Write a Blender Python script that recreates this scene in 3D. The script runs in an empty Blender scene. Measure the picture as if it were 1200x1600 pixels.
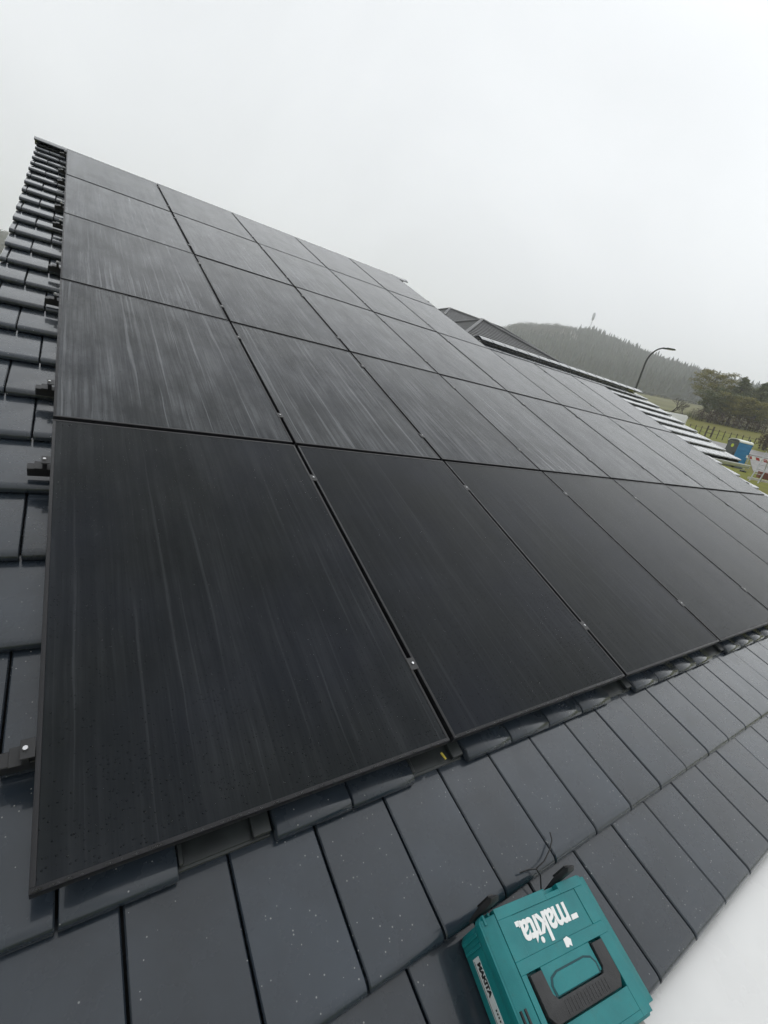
import bpy, bmesh, math, random
from mathutils import Vector, Matrix, noise as mnoise
random.seed(11)
sc = bpy.context.scene
col = sc.collection

# ------------------------------------------------------------------ camera
PITCH = math.radians(20.0)          # roof pitch
Z0 = 2.86                           # height of the panel plane's origin (lower left panel corner)
cam_d = bpy.data.cameras.new('camera'); cam = bpy.data.objects.new('camera', cam_d); col.objects.link(cam)
cam_d.sensor_fit = 'VERTICAL'; cam_d.sensor_height = 24.0; cam_d.lens = 714.26 / 1600 * 24.0
cam_d.clip_start = 0.03; cam_d.clip_end = 6000
right = Vector((0.81893376, -0.52990887, 0.22032722))
down = Vector((0.01581814, -0.36293178, -0.93168144))
fwd = Vector((0.57367001, 0.76647055, -0.28883492))
mw = Matrix.Identity(4)
for r in range(3):
    mw[r][0] = right[r]; mw[r][1] = -down[r]; mw[r][2] = -fwd[r]
mw.translation = (0.05536, -0.77683, 3.98855)
cam.matrix_world = mw
sc.camera = cam

# ------------------------------------------------------------------ overcast sky, veiled sun, exposure
SUN_AZ, SUN_EL = math.radians(12), math.radians(48)
w = bpy.data.worlds.new('World'); sc.world = w; w.use_nodes = True
nt = w.node_tree; N = nt.nodes; L = nt.links; N.clear()
wo = N.new('ShaderNodeOutputWorld'); bgn = N.new('ShaderNodeBackground')
sky = N.new('ShaderNodeTexSky'); sky.sky_type = 'NISHITA'; sky.sun_disc = False
sky.sun_elevation = SUN_EL; sky.sun_rotation = math.pi / 2 - SUN_AZ; sky.dust_density = 4.0
bw = N.new('ShaderNodeRGBToBW'); L.new(sky.outputs[0], bw.inputs[0])
tc = N.new('ShaderNodeTexCoord'); cl = N.new('ShaderNodeTexNoise'); cl.inputs['Scale'].default_value = 1.7
cl.inputs['Detail'].default_value = 5; cl.inputs['Roughness'].default_value = .5; cl.inputs['Distortion'].default_value = .6
L.new(tc.outputs['Generated'], cl.inputs['Vector'])
mr = N.new('ShaderNodeMapRange'); mr.inputs[1].default_value = .3; mr.inputs[2].default_value = .7
mr.inputs[3].default_value = 7.3; mr.inputs[4].default_value = 8.9
L.new(cl.outputs[0], mr.inputs[0])
mx = N.new('ShaderNodeMix'); mx.data_type = 'FLOAT'; mx.inputs[0].default_value = .8     # cloud deck hides most of the clear sky
L.new(bw.outputs[0], mx.inputs[2]); L.new(mr.outputs[0], mx.inputs[3])
tint = N.new('ShaderNodeMix'); tint.data_type = 'RGBA'; tint.blend_type = 'MULTIPLY'; tint.inputs[0].default_value = 1
tint.inputs[6].default_value = (.938, .968, 1.0, 1); L.new(mx.outputs[0], tint.inputs[7])
L.new(tint.outputs[2], bgn.inputs[0]); bgn.inputs[1].default_value = .134
L.new(bgn.outputs[0], wo.inputs[0])
sd = bpy.data.lights.new('sun', 'SUN'); sun = bpy.data.objects.new('sun', sd); col.objects.link(sun)
sd.energy = .55; sd.angle = math.radians(110); sd.color = (1, .99, .975)
sun.rotation_euler = Vector((-math.cos(SUN_AZ) * math.cos(SUN_EL), -math.sin(SUN_AZ) * math.cos(SUN_EL), -math.sin(SUN_EL))).to_track_quat('-Z', 'Y').to_euler()
sc.view_settings.view_transform = 'Standard'; sc.view_settings.look = 'None'
sc.view_settings.exposure = 0; sc.view_settings.gamma = 1; sc.view_settings.use_curve_mapping = False
sc.render.engine = 'CYCLES'
sc.cycles.max_bounces = 8; sc.cycles.volume_bounces = 2; sc.cycles.transparent_max_bounces = 8
sc.cycles.use_denoising = True; sc.cycles.caustics_reflective = False; sc.cycles.caustics_refractive = False

# ------------------------------------------------------------------ helpers
CP, SP = math.cos(PITCH), math.sin(PITCH)
def RP(u, v, n=0.0):                       # roof coordinates (along eave, up slope, normal) -> world
    return Vector((u, v * CP - n * SP, Z0 + v * SP + n * CP))
class MB:
    def __init__(s): s.v = []; s.f = []; s.sm = []
    def add(s, vs, fs, smooth=False):
        o = len(s.v); s.v += [tuple(x) for x in vs]
        for f in fs: s.f.append(tuple(i + o for i in f)); s.sm.append(smooth)
    def box(s, a, b, M=None):
        x0, y0, z0 = a; x1, y1, z1 = b
        vs = [Vector(p) for p in ((x0,y0,z0),(x1,y0,z0),(x1,y1,z0),(x0,y1,z0),(x0,y0,z1),(x1,y0,z1),(x1,y1,z1),(x0,y1,z1))]
        if M: vs = [M @ p for p in vs]
        s.add(vs, [(0,3,2,1),(4,5,6,7),(0,1,5,4),(1,2,6,5),(2,3,7,6),(3,0,4,7)])
    def prism(s, poly, axis, a, b):         # poly of 2-D points extruded along an axis
        n = len(poly)
        def mk(p, t):
            return {'x': (t, p[0], p[1]), 'y': (p[0], t, p[1]), 'z': (p[0], p[1], t)}[axis]
        vs = [mk(p, a) for p in poly] + [mk(p, b) for p in poly]
        s.add(vs, [tuple(range(n))[::-1], tuple(range(n, 2*n))] + [(i, (i+1) % n, n + (i+1) % n, n + i) for i in range(n)])
    def tube(s, pts, rad, k=6, cap=True):
        pts = [Vector(p) for p in pts]; m = len(pts)
        if not isinstance(rad, (list, tuple)): rad = [rad] * m
        vs = []; prev = None
        for i, p in enumerate(pts):
            t = (pts[min(i+1, m-1)] - pts[max(i-1, 0)]).normalized()
            a = prev if prev is not None else (Vector((0,0,1)) if abs(t.z) < .9 else Vector((1,0,0)))
            x = (a - t * a.dot(t))
            if x.length < 1e-5: x = t.orthogonal()
            x.normalize(); y = t.cross(x); prev = x
            vs += [p + (x * math.cos(2*math.pi*j/k) + y * math.sin(2*math.pi*j/k)) * rad[i] for j in range(k)]
        fs = [(i*k+j, i*k+(j+1) % k, (i+1)*k+(j+1) % k, (i+1)*k+j) for i in range(m-1) for j in range(k)]
        if cap: fs += [tuple(range(k))[::-1], tuple(range((m-1)*k, m*k))]
        s.add(vs, fs, True)
    def mesh(s, name, mat, bevel=0, seg=2, ang=35):
        me = bpy.data.meshes.new(name); me.from_pydata(s.v, [], s.f); me.update()
        me.polygons.foreach_set('use_smooth', [bool(x) for x in s.sm])
        bm = bmesh.new(); bm.from_mesh(me)
        bmesh.ops.recalc_face_normals(bm, faces=bm.faces)
        if bevel:
            es = [e for e in bm.edges if len(e.link_faces) == 2 and e.calc_face_angle(0) > math.radians(40)]
            bmesh.ops.bevel(bm, geom=es, offset=bevel, segments=seg, affect='EDGES', profile=.6, clamp_overlap=True)
            for f in bm.faces: f.smooth = True
        bm.to_mesh(me); bm.free()
        if mat: me.materials.append(mat)
        if bevel or any(s.sm):
            me.set_sharp_from_angle(angle=math.radians(ang))
        return me
    def build(s, name, mat, parent=None, loc=None, **kw):
        return link(name, s.mesh(name, mat, **kw), parent, loc)
def link(name, data, parent=None, loc=None):
    o = bpy.data.objects.new(name, data); col.objects.link(o)
    if parent is not None: o.parent = parent
    if loc is not None: o.location = loc
    return o
def tag(o, label, cat, group=None):
    o['label'] = label; o['category'] = cat
    if group: o['group'] = group
    return o
def thing(name, label, cat, loc=(0,0,0), rot=(0,0,0), group=None):
    o = bpy.data.objects.new(name, None); col.objects.link(o); o.location = loc; o.rotation_euler = rot
    return tag(o, label, cat, group)
def structure(o): o['kind'] = 'structure'; return o
def stuff(o): o['kind'] = 'stuff'; return o

# ------------------------------------------------------------------ materials
def mat(name, base, rough=.5, metal=0.0, ior=1.5, var=0.0, vscale=8.0, bump=0.0, bscale=40.0, spec=.5, rvar=0.0):
    m = bpy.data.materials.new(name); m.use_nodes = True; t = m.node_tree; b = t.nodes['Principled BSDF']
    b.inputs['Base Color'].default_value = (*base, 1); b.inputs['Roughness'].default_value = rough
    b.inputs['Metallic'].default_value = metal; b.inputs['IOR'].default_value = ior
    b.inputs['Specular IOR Level'].default_value = spec
    c = t.nodes.new('ShaderNodeTexCoord')
    if var or rvar:
        n = t.nodes.new('ShaderNodeTexNoise'); n.inputs['Scale'].default_value = vscale; n.inputs['Detail'].default_value = 5
        t.links.new(c.outputs['Object'], n.inputs['Vector'])
        if var:
            mr_ = t.nodes.new('ShaderNodeMapRange'); mr_.inputs[1].default_value = .3; mr_.inputs[2].default_value = .7
            mr_.inputs[3].default_value = 1 - var; mr_.inputs[4].default_value = 1 + var
            t.links.new(n.outputs[0], mr_.inputs[0])
            x = t.nodes.new('ShaderNodeMix'); x.data_type = 'RGBA'; x.blend_type = 'MULTIPLY'; x.inputs[0].default_value = 1
            x.inputs[6].default_value = (*base, 1); t.links.new(mr_.outputs[0], x.inputs[7]); t.links.new(x.outputs[2], b.inputs['Base Color'])
        if rvar:
            mr2 = t.nodes.new('ShaderNodeMapRange'); mr2.inputs[1].default_value = .3; mr2.inputs[2].default_value = .7
            mr2.inputs[3].default_value = max(.02, rough - rvar); mr2.inputs[4].default_value = rough + rvar
            t.links.new(n.outputs[0], mr2.inputs[0]); t.links.new(mr2.outputs[0], b.inputs['Roughness'])
    if bump:
        n2 = t.nodes.new('ShaderNodeTexNoise'); n2.inputs['Scale'].default_value = bscale; n2.inputs['Detail'].default_value = 4
        t.links.new(c.outputs['Object'], n2.inputs['Vector'])
        bp = t.nodes.new('ShaderNodeBump'); bp.inputs['Strength'].default_value = bump; bp.inputs['Distance'].default_value = .01
        t.links.new(n2.outputs[0], bp.inputs['Height']); t.links.new(bp.outputs[0], b.inputs['Normal'])
    return m
class NT:                                    # tiny node-building shorthand
    def __init__(s, m): s.t = m.node_tree; s.b = s.t.nodes['Principled BSDF']
    def n(s, typ, **kw):
        x = s.t.nodes.new('ShaderNode' + typ)
        for k, v in kw.items():
            if k.startswith('i_'): x.inputs[k[2:].replace('_', ' ')].default_value = v
            else: setattr(x, k, v)
        return x
    def l(s, a, b): s.t.links.new(a, b)
    def noise(s, vec, scale, detail=3, rough=.5, dist=0):
        x = s.n('TexNoise'); x.inputs['Scale'].default_value = scale; x.inputs['Detail'].default_value = detail
        x.inputs['Roughness'].default_value = rough; x.inputs['Distortion'].default_value = dist
        s.l(vec, x.inputs['Vector']); return x.outputs[0]
    def rng(s, val, a, b, c=0, d=1):
        x = s.n('MapRange', clamp=True); s.l(val, x.inputs[0])
        for i, q in zip((1,2,3,4), (a,b,c,d)): x.inputs[i].default_value = q
        return x.outputs[0]
    def math(s, op, a, b=None):
        x = s.n('Math', operation=op)
        for i, q in enumerate((a, b)):
            if q is None: continue
            if isinstance(q, (int, float)): x.inputs[i].default_value = q
            else: s.l(q, x.inputs[i])
        return x.outputs[0]
    def mixc(s, f, a, b, blend='MIX'):
        x = s.n('Mix', data_type='RGBA', blend_type=blend)
        for i, q in ((0, f), (6, a), (7, b)):
            if isinstance(q, tuple): x.inputs[i].default_value = (*q, 1)
            elif isinstance(q, (int, float)): x.inputs[i].default_value = q
            else: s.l(q, x.inputs[i])
        return x.outputs[2]
    def mapping(s, vec, scale, loc=None):
        x = s.n('Mapping'); x.inputs['Scale'].default_value = scale; s.l(vec, x.inputs['Vector'])
        if loc is not None: s.l(loc, x.inputs['Location'])
        return x.outputs[0]

def rnd_vec(k, mul):                          # per-object offset so that alike pieces do not repeat
    oi = k.n('ObjectInfo'); c = k.n('CombineXYZ')
    a = k.math('MULTIPLY', oi.outputs['Random'], mul)
    k.l(a, c.inputs[0]); k.l(a, c.inputs[1]); k.l(a, c.inputs[2])
    return c.outputs[0], oi.outputs['Random']

def make_tile_mat():
    m = mat('wet_anthracite_tile', (.03,.032,.035), .3); k = NT(m); b = k.b
    tcn = k.n('TexCoord').outputs['Object']; off, rn = rnd_vec(k, 37.0)
    v = k.mapping(tcn, (1,1,1), off)
    tone = k.rng(k.noise(v, 5, 4), .3, .7, .75, 1.25)
    tone = k.math('MULTIPLY', tone, k.rng(rn, 0, 1, .8, 1.2))
    basec = k.mixc(1.0, (.020,.027,.036), tone, 'MULTIPLY')
    # pale mortar-dust specks, denser in patches
    vo = k.n('TexVoronoi', feature='F1'); vo.inputs['Scale'].default_value = 95; k.l(v, vo.inputs['Vector'])
    spk = k.math('LESS_THAN', vo.outputs['Distance'], .17)
    sel = k.n('SeparateColor'); k.l(vo.outputs['Color'], sel.inputs[0])
    patch = k.rng(k.noise(v, 5, 4, .65), .46, .70, .99, .70)
    spk = k.math('MULTIPLY', spk, k.math('GREATER_THAN', sel.outputs[0], patch))
    k.l(k.mixc(k.math('MULTIPLY', spk, .5), basec, (.5,.5,.48)), b.inputs['Base Color'])
    rg = k.rng(k.noise(v, 9, 5, .6), .35, .65, .20, .34)
    k.l(k.math('ADD', rg, k.math('MULTIPLY', spk, .4)), b.inputs['Roughness'])
    b.inputs['Coat Weight'].default_value = 1.0; b.inputs['Coat IOR'].default_value = 1.36; b.inputs['Specular IOR Level'].default_value = .3
    k.l(k.rng(k.noise(v, 5, 4, .6), .35, .65, .03, .09), b.inputs['Coat Roughness'])
    return m
def make_glass_mat():
    m = mat('rain_streaked_panel_glass', (.01,.011,.013), .15, ior=1.24); k = NT(m); b = k.b
    tcn = k.n('TexCoord').outputs['Object']; off, rn = rnd_vec(k, 61.0)
    v = k.mapping(tcn, (1,1,1), off)
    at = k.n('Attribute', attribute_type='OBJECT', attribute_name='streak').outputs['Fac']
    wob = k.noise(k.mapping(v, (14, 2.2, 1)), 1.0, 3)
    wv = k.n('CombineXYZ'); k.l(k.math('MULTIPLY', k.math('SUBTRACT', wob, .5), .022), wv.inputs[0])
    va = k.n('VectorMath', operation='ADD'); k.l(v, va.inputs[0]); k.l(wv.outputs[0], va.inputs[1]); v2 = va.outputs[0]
    patch = k.rng(k.noise(k.mapping(v, (5, 2.2, 1)), 1.0, 5, .65), .36, .66)              # dried rain marks plus patchy sky sheen painted into the colour
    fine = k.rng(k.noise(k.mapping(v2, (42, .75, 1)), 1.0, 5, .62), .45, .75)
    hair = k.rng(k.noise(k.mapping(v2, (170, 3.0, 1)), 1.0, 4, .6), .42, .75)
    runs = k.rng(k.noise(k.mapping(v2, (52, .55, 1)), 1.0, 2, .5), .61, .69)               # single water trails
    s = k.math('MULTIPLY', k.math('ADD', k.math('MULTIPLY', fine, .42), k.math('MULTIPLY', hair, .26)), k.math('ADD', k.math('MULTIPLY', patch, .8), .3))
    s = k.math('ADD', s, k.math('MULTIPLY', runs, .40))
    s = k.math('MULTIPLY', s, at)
    sheen_film = k.math('MULTIPLY', k.math('ADD', k.math('MULTIPLY', patch, .14), .13), at)
    s2 = k.math('ADD', s, sheen_film)
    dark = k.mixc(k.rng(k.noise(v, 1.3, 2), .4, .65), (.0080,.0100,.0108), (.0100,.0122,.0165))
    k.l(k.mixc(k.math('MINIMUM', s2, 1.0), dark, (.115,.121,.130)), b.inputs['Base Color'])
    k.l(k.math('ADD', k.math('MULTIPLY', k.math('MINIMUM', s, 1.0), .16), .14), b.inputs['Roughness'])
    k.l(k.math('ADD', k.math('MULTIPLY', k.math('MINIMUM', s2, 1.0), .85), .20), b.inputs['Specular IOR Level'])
    # beads of rain on the glass
    vo = k.n('TexVoronoi', feature='F1'); vo.inputs['Scale'].default_value = 120; k.l(v, vo.inputs['Vector'])
    drop = k.rng(vo.outputs['Distance'], .08, .30, 1, 0)
    sel = k.n('SeparateColor'); k.l(vo.outputs['Color'], sel.inputs[0])
    where = k.math('GREATER_THAN', sel.outputs[0], k.rng(k.noise(v, 6, 3, .6), .38, .62, .94, .42))
    drop = k.math('MULTIPLY', drop, where)
    g = k.math('ADD', k.math('MULTIPLY', drop, 1.0), k.math('MULTIPLY', k.noise(v, 420, 2), .04))
    bp = k.n('Bump'); bp.inputs['Strength'].default_value = .9; bp.inputs['Distance'].default_value = .003
    k.l(g, bp.inputs['Height']); k.l(bp.outputs[0], b.inputs['Normal'])
    return m
M = {}
M['tile'] = make_tile_mat()
M['glass'] = make_glass_mat()
M['frame'] = mat('black_anodised_frame', (.012,.012,.014), .42, var=.3, vscale=30, rvar=.1, spec=.35)
M['rail'] = mat('black_rail', (.012,.012,.013), .4)
M['alu'] = mat('bare_aluminium_bolt', (.6,.6,.61), .3, metal=1)
M['metal_tile'] = mat('dark_painted_sheet', (.022,.026,.027), .3, var=.3, vscale=14)
M['underlay'] = mat('black_underlay', (.012,.012,.013), .8)
M['render'] = mat('white_render', (.72,.71,.68), .85, var=.05, vscale=2, bump=.2, bscale=120)
M['white'] = mat('wet_white_sheet', (.75,.745,.73), .3, var=.05, vscale=5, rvar=.2, bump=.03, bscale=8)
M['zinc'] = mat('weathered_zinc', (.60,.62,.58), .4, metal=.25, var=.15, vscale=6)
def make_teal():
    m = mat('teal_plastic', (.006,.185,.195), .4, bump=.05, bscale=400); k = NT(m); p = k.n('TexCoord').outputs['Object']
    c = k.mixc(k.rng(k.noise(p, 14, 5, .65), .35, .7), (.005,.165,.175), (.008,.205,.212))
    sc1 = k.rng(k.noise(k.mapping(p, (30, 260, 30)), 1.0, 3, .6), .70, .76)
    sc2 = k.rng(k.noise(k.mapping(p, (240, 26, 30)), 1.0, 3, .6), .71, .77)
    scr = k.math('MULTIPLY', k.math('ADD', sc1, sc2), k.rng(k.noise(p, 9, 3), .45, .65))
    c = k.mixc(k.math('MULTIPLY', scr, .35), c, (.10,.30,.30))
    grime = k.rng(k.noise(p, 28, 5, .7), .58, .75)
    c = k.mixc(k.math('MULTIPLY', grime, .4), c, (.03,.09,.09))
    k.l(c, k.b.inputs['Base Color']); k.l(k.rng(k.noise(p, 20, 4, .6), .3, .7, .3, .52), k.b.inputs['Roughness']); return m
M['teal'] = make_teal()
M['black_plastic'] = mat('black_plastic', (.022,.022,.023), .5, var=.2, vscale=40, bump=.1, bscale=300)
M['white_print'] = mat('white_print', (.82,.82,.80), .5)
M['label'] = mat('pale_label', (.62,.66,.66), .4)
M['black_print'] = mat('black_print', (.015,.015,.016), .5)
M['cable'] = mat('black_rubber', (.012,.012,.012), .5)
M['cream'] = mat('cream_scrap', (.55,.52,.42), .8)
M['yellow'] = mat('yellow_tag', (.5,.4,.05), .5)
M['water'] = mat('rain_water', (1,1,1), .02, ior=1.33)
M['water'].node_tree.nodes['Principled BSDF'].inputs['Transmission Weight'].default_value = 1

# ------------------------------------------------------------------ terrain
S_AX = (math.cos(math.radians(20)), math.sin(math.radians(20)))
PROF = [(-400,-6),(-60,-1.5),(-10,0),(12,0),(17,.9),(24,2.3),(34,2.75),(50,2.9),(58,3.45),(66,4.25),(75,5.1),(120,8.75),(160,12.6),(205,16.6),(260,20.8),(420,30.5),(2000,60)]
EL = [(-180,4),(-20,5.5),(10,6.0),(19,6.1),(23,6.5),(26,6.95),(30,7.65),(35,8.7),(39,8.8),(43,8.2),(46,6.9),(50,5.2),(80,4.2),(95,4.0),(140,4.0),(180,4)]
def lerp(tab, x):
    if x <= tab[0][0]: return tab[0][1]
    for (a, p), (b, q) in zip(tab, tab[1:]):
        if x <= b:
            t = (x - a) / (b - a); return p + (q - p) * t
    return tab[-1][1]
def sstep(a, b, x):
    t = max(0, min(1, (x - a) / (b - a))); return t * t * (3 - 2 * t)
TREE_H = 16.0
def ground_z(x, y):
    s = x * S_AX[0] + y * S_AX[1]; D = math.hypot(x, y)
    h = lerp(PROF, s)
    az = math.degrees(math.atan2(y, x))
    top = 3.99 + 800 * math.tan(math.radians(lerp(EL, az))) - TREE_H
    t = sstep(390, 800, D)
    h = h * (1 - t) + top * t if top > h else h
    if D > 800: h = top - (D - 800) * .06
    if D > 25: h += .25 * mnoise.noise((x * .02, y * .02, 0)) * min(1, (D - 25) / 60)
    return h
rs = [0, 8, 13]
while rs[-1] < 1500: rs.append(rs[-1] * 1.055 + .3)
NA = 240
vs = [(0, 0, ground_z(0, 0))]; fs = []
for r in rs[1:]:
    for i in range(NA):
        a = 2 * math.pi * i / NA; x, y = r * math.cos(a), r * math.sin(a); vs.append((x, y, ground_z(x, y)))
for i in range(NA): fs.append((0, 1 + i, 1 + (i + 1) % NA))
for q in range(len(rs) - 2):
    o = 1 + q * NA
    for i in range(NA): fs.append((o + i, o + NA + i, o + NA + (i + 1) % NA, o + (i + 1) % NA))
def make_grass_mat():
    m = mat('winter_meadow', (.1,.11,.04), .9, spec=.2); k = NT(m); b = k.b
    p = k.n('TexCoord').outputs['Object']
    c = k.mixc(k.rng(k.noise(p, .06, 3), .4, .6), (.19,.20,.022), (.165,.145,.032))
    c = k.mixc(k.rng(k.noise(p, .9, 5, .65), .35, .7), c, (.13,.14,.028))
    c = k.mixc(k.math('MULTIPLY', k.rng(k.noise(p, 7, 4, .7), .5, .75), .5), c, (.22,.19,.08))
    k.l(c, b.inputs['Base Color'])
    bp = k.n('Bump'); bp.inputs['Strength'].default_value = .6; bp.inputs['Distance'].default_value = .08
    k.l(k.noise(p, 5, 5, .7), bp.inputs['Height']); k.l(bp.outputs[0], b.inputs['Normal'])
    return m
M['grass'] = make_grass_mat()
g = MB(); g.add(vs, fs, True)
structure(g.build('ground', M['grass'], ang=180))
# winter pasture beyond the hedge, paler
def strip(name, m, s0, s1, t0, t1, lift, ns=8, ntt=30):
    b = MB(); V = []; F = []
    for i in range(ns + 1):
        for j in range(ntt + 1):
            s = s0 + (s1 - s0) * i / ns; t = t0 + (t1 - t0) * j / ntt
            jt = .25 * mnoise.noise((s * .3, t * .15, 3)) if i in (0, ns) else 0
            x = (s + jt) * S_AX[0] - t * S_AX[1]; y = (s + jt) * S_AX[1] + t * S_AX[0]
            V.append((x, y, ground_z(x, y) + lift))
    for i in range(ns):
        for j in range(ntt):
            o = i * (ntt + 1) + j; F.append((o, o + ntt + 1, o + ntt + 2, o + 1))
    b.add(V, F, True); return b.build(name, m, ang=180)
M['road'] = mat('wet_worn_asphalt', (.16,.15,.145), .42, var=.15, vscale=.8, bump=.3, bscale=30, rvar=.12)
M['gravel'] = mat('crushed_gravel', (.26,.25,.24), .8, var=.3, vscale=2.5, bump=.8, bscale=14)
M['pasture'] = mat('pale_pasture', (.16,.155,.075), .9, var=.2, vscale=.05, spec=.2)
structure(strip('road', M['road'], 66.5, 73.5, -60, 90, .05, 6, 60))
structure(strip('pasture', M['pasture'], 131, 300, -120, 190, .15, 20, 50))
structure(strip('gravel_yard', M['gravel'], 49.5, 66.0, -16, -3.6, .04, 10, 12))

# ------------------------------------------------------------------ the house: walls, roof deck, tiles
house = thing('house', 'single-storey house whose dark tiled roof carries the solar panels', 'house')
GAUGE = .366; V_EAVE = -.787; TW = .24
RIDGE, RIDGE2 = 9.17, 6.22          # main ridge and the lower ridge of the right-hand part, in slope coordinates
U_L, U_STEP, U_MID, U_R = -.345, 6.12, 10.10, 11.95
V_WING = 3.20                       # eave of the narrow wing
N_TOP = -.083                       # tile face at its nose
def yz(v, n): p = RP(0, v, n); return (p.y, p.z)
def gable_poly(v_eave, ridge, inset, back):
    y0 = yz(v_eave, -.25)[0] + inset
    vf = y0 / CP                      # slope coordinate under which the wall meets the deck
    ap = yz(ridge, -.25)
    zf = ap[1] - (ap[0] - y0) * math.tan(PITCH); yb = ap[0] + back; zb = ap[1] - back * math.tan(PITCH)
    return [(y0, -.4), (y0, zf), ap, (yb, zb), (yb, -.4)]
b = MB(); b.prism(gable_poly(V_EAVE, RIDGE, .45, 8.2), 'x', -.12, 5.95); b.build('wall', M['render'], house)
b = MB(); b.prism(gable_poly(V_EAVE, RIDGE2, .45, 5.0), 'x', 5.952, 9.9); b.build('wall', M['render'], house)
b = MB(); b.prism(gable_poly(V_WING, RIDGE2, .4, 2.6), 'x', 9.902, 11.72); b.build('wall', M['render'], house)
roof = bpy.data.objects.new('roof', None); col.objects.link(roof); roof.parent = house
roof.location = (0, 0, Z0); roof.rotation_euler = (PITCH, 0, 0)
deck = MB()
deck.box((U_L + .03, V_EAVE + .05, -.20), (U_STEP - .02, RIDGE - .02, -.15))
deck.box((U_STEP - .018, V_EAVE + .05, -.20), (U_MID - .02, RIDGE2 - .02, -.15))
deck.box((U_MID - .018, V_WING + .05, -.20), (U_R - .03, RIDGE2 - .02, -.15))
deck.build('roof_deck', M['underlay'], roof)
# rear slopes
def back_slope(u0, u1, ridge, length):
    b = MB(); ap = yz(ridge, -.10)
    y1 = ap[0] + length * CP; z1 = ap[1] - length * SP
    b.prism([(ap[0] + .01, ap[1] - .02), (y1, z1 - .02), (y1, z1 - .10), (ap[0] + .01, ap[1] - .10)], 'x', u0, u1)
    return b.build('rear_roof', M['tile'], house)
back_slope(U_L, U_STEP, RIDGE, 9.4); back_slope(U_STEP + .003, U_MID - .1, RIDGE2, 6.0); back_slope(U_MID - .097, U_R, RIDGE2, 3.4)
# tile: flat interlocking tile with a rounded nose, origin at the lower left corner of its face
def tile_profile():
    return [(.004,-.0340),(.0,-.0315),(.0,-.0215),(.0030,-.0135),(.0090,-.0075),(.0180,-.0038),(.030,-.0032),(.40,-.0425),(.40,-.056),(.03,-.036)]
def tile_geo(width, lower=0.0):
    pr = tile_profile(); b = MB(); V = []; k = len(pr)
    cols_ = [(.0,.004),(.0035,0),(width-.0035,0),(width,.004)]
    for u, dz in cols_:
        for i, (v, n) in enumerate(pr):
            V.append((u, v + (dz * .8 if i < 3 else 0), n - (dz if 2 <= i <= 7 else 0) + lower))
    F = []; SM = []
    for c in range(3):
        for i in range(k):
            j = (i + 1) % k; F.append((c*k+i, c*k+j, (c+1)*k+j, (c+1)*k+i)); SM.append(i < 6 and c == 1)
    F += [tuple(range(k)), tuple(range(3*k, 4*k))[::-1]]
    b.add(V, F, True); b.sm = SM + [False, False]; return b
TILE = tile_geo(TW - .006).mesh('tile', M['tile'], ang=33)
def metal_geo():
    b = MB(); W = TW - .006
    b.box((0, .028, -.040), (W, .40, -.034)); b.box((0, .028, -.034), (.012, .40, -.012)); b.box((W - .05, .026, -.034), (W, .40, -.014))
    b.box((0, .020, -.044), (W, .034, -.036))
    return b
METAL = metal_geo().mesh('metal_tile', M['metal_tile'], bevel=.002, seg=1)
half_cache = {}
def half(width):
    key = round(width, 3)
    if key not in half_cache: half_cache[key] = tile_geo(key).mesh('tile', M['tile'], ang=33)
    return half_cache[key]
HOOK_U = (.296, 1.016, 2.216, 3.416, 4.616, 5.816, 7.016, 8.216)
PW, PH, GU, GV = 1.134, 1.764, .020, .0295
CU, CV = PW + GU, PH + GV
hidden = MB(); n_single = 0; n_course = int((RIDGE - V_EAVE) / GAUGE) + 1
def covered(u, v):                    # is the middle of the tile face wholly under the panels?
    rows_end = 8 * CU if v < 3 * CV - .1 else 5 * CU
    return .16 < u < rows_end - .10 and .10 < v < 5 * CV - .35
for k in range(n_course):
    v0 = V_EAVE + GAUGE * k + (.022 if k == 0 else .010 if k == 1 else .013 if k == 2 else 0)
    u_end = U_STEP if v0 + .2 > RIDGE2 else (U_R if v0 > V_WING - .1 else U_MID)
    v_lim = RIDGE if u_end == U_STEP else RIDGE2
    j0 = .176 if k % 2 else .056
    u = U_L
    m = math.floor((u - j0) / TW) + 1
    while u < u_end - .05:
        nxt = min(j0 + TW * m, u_end)
        if u_end - nxt < .09: nxt = u_end
        wdt = nxt - u
        single = not (covered(u + wdt * .5, v0 + .18) or (v0 > .2 and u > .1 and nxt < (8 * CU - .05 if v0 < 5.0 else 5 * CU - .05)))
        jn, jr = random.uniform(-.0015, .0015), random.uniform(-.0025, .0025)
        if k == 2 and any(abs(u - h) < .02 for h in HOOK_U):
            o = link('metal_tile', METAL, roof, (u, v0, N_TOP))
        elif single and n_single < 300:
            me = TILE if abs(wdt - TW) < .004 else half(wdt - .006)
            o = link('tile', me, roof, (u + .003, v0, N_TOP + jn)); o.rotation_euler = (random.uniform(-.002, .002), jr, random.uniform(-.002, .002))
            n_single += 1
        else:
            q = tile_geo(wdt - .006)
            hidden.add([(x + u + .003, y + v0, z + N_TOP + jn) for x, y, z in q.v], q.f, True); hidden.sm[-len(q.f):] = q.sm
        u = nxt; m += 1
if hidden.v: stuff(hidden.build('covered_tiles', M['tile'], roof, ang=50))
print('single tiles', n_single)
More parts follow.
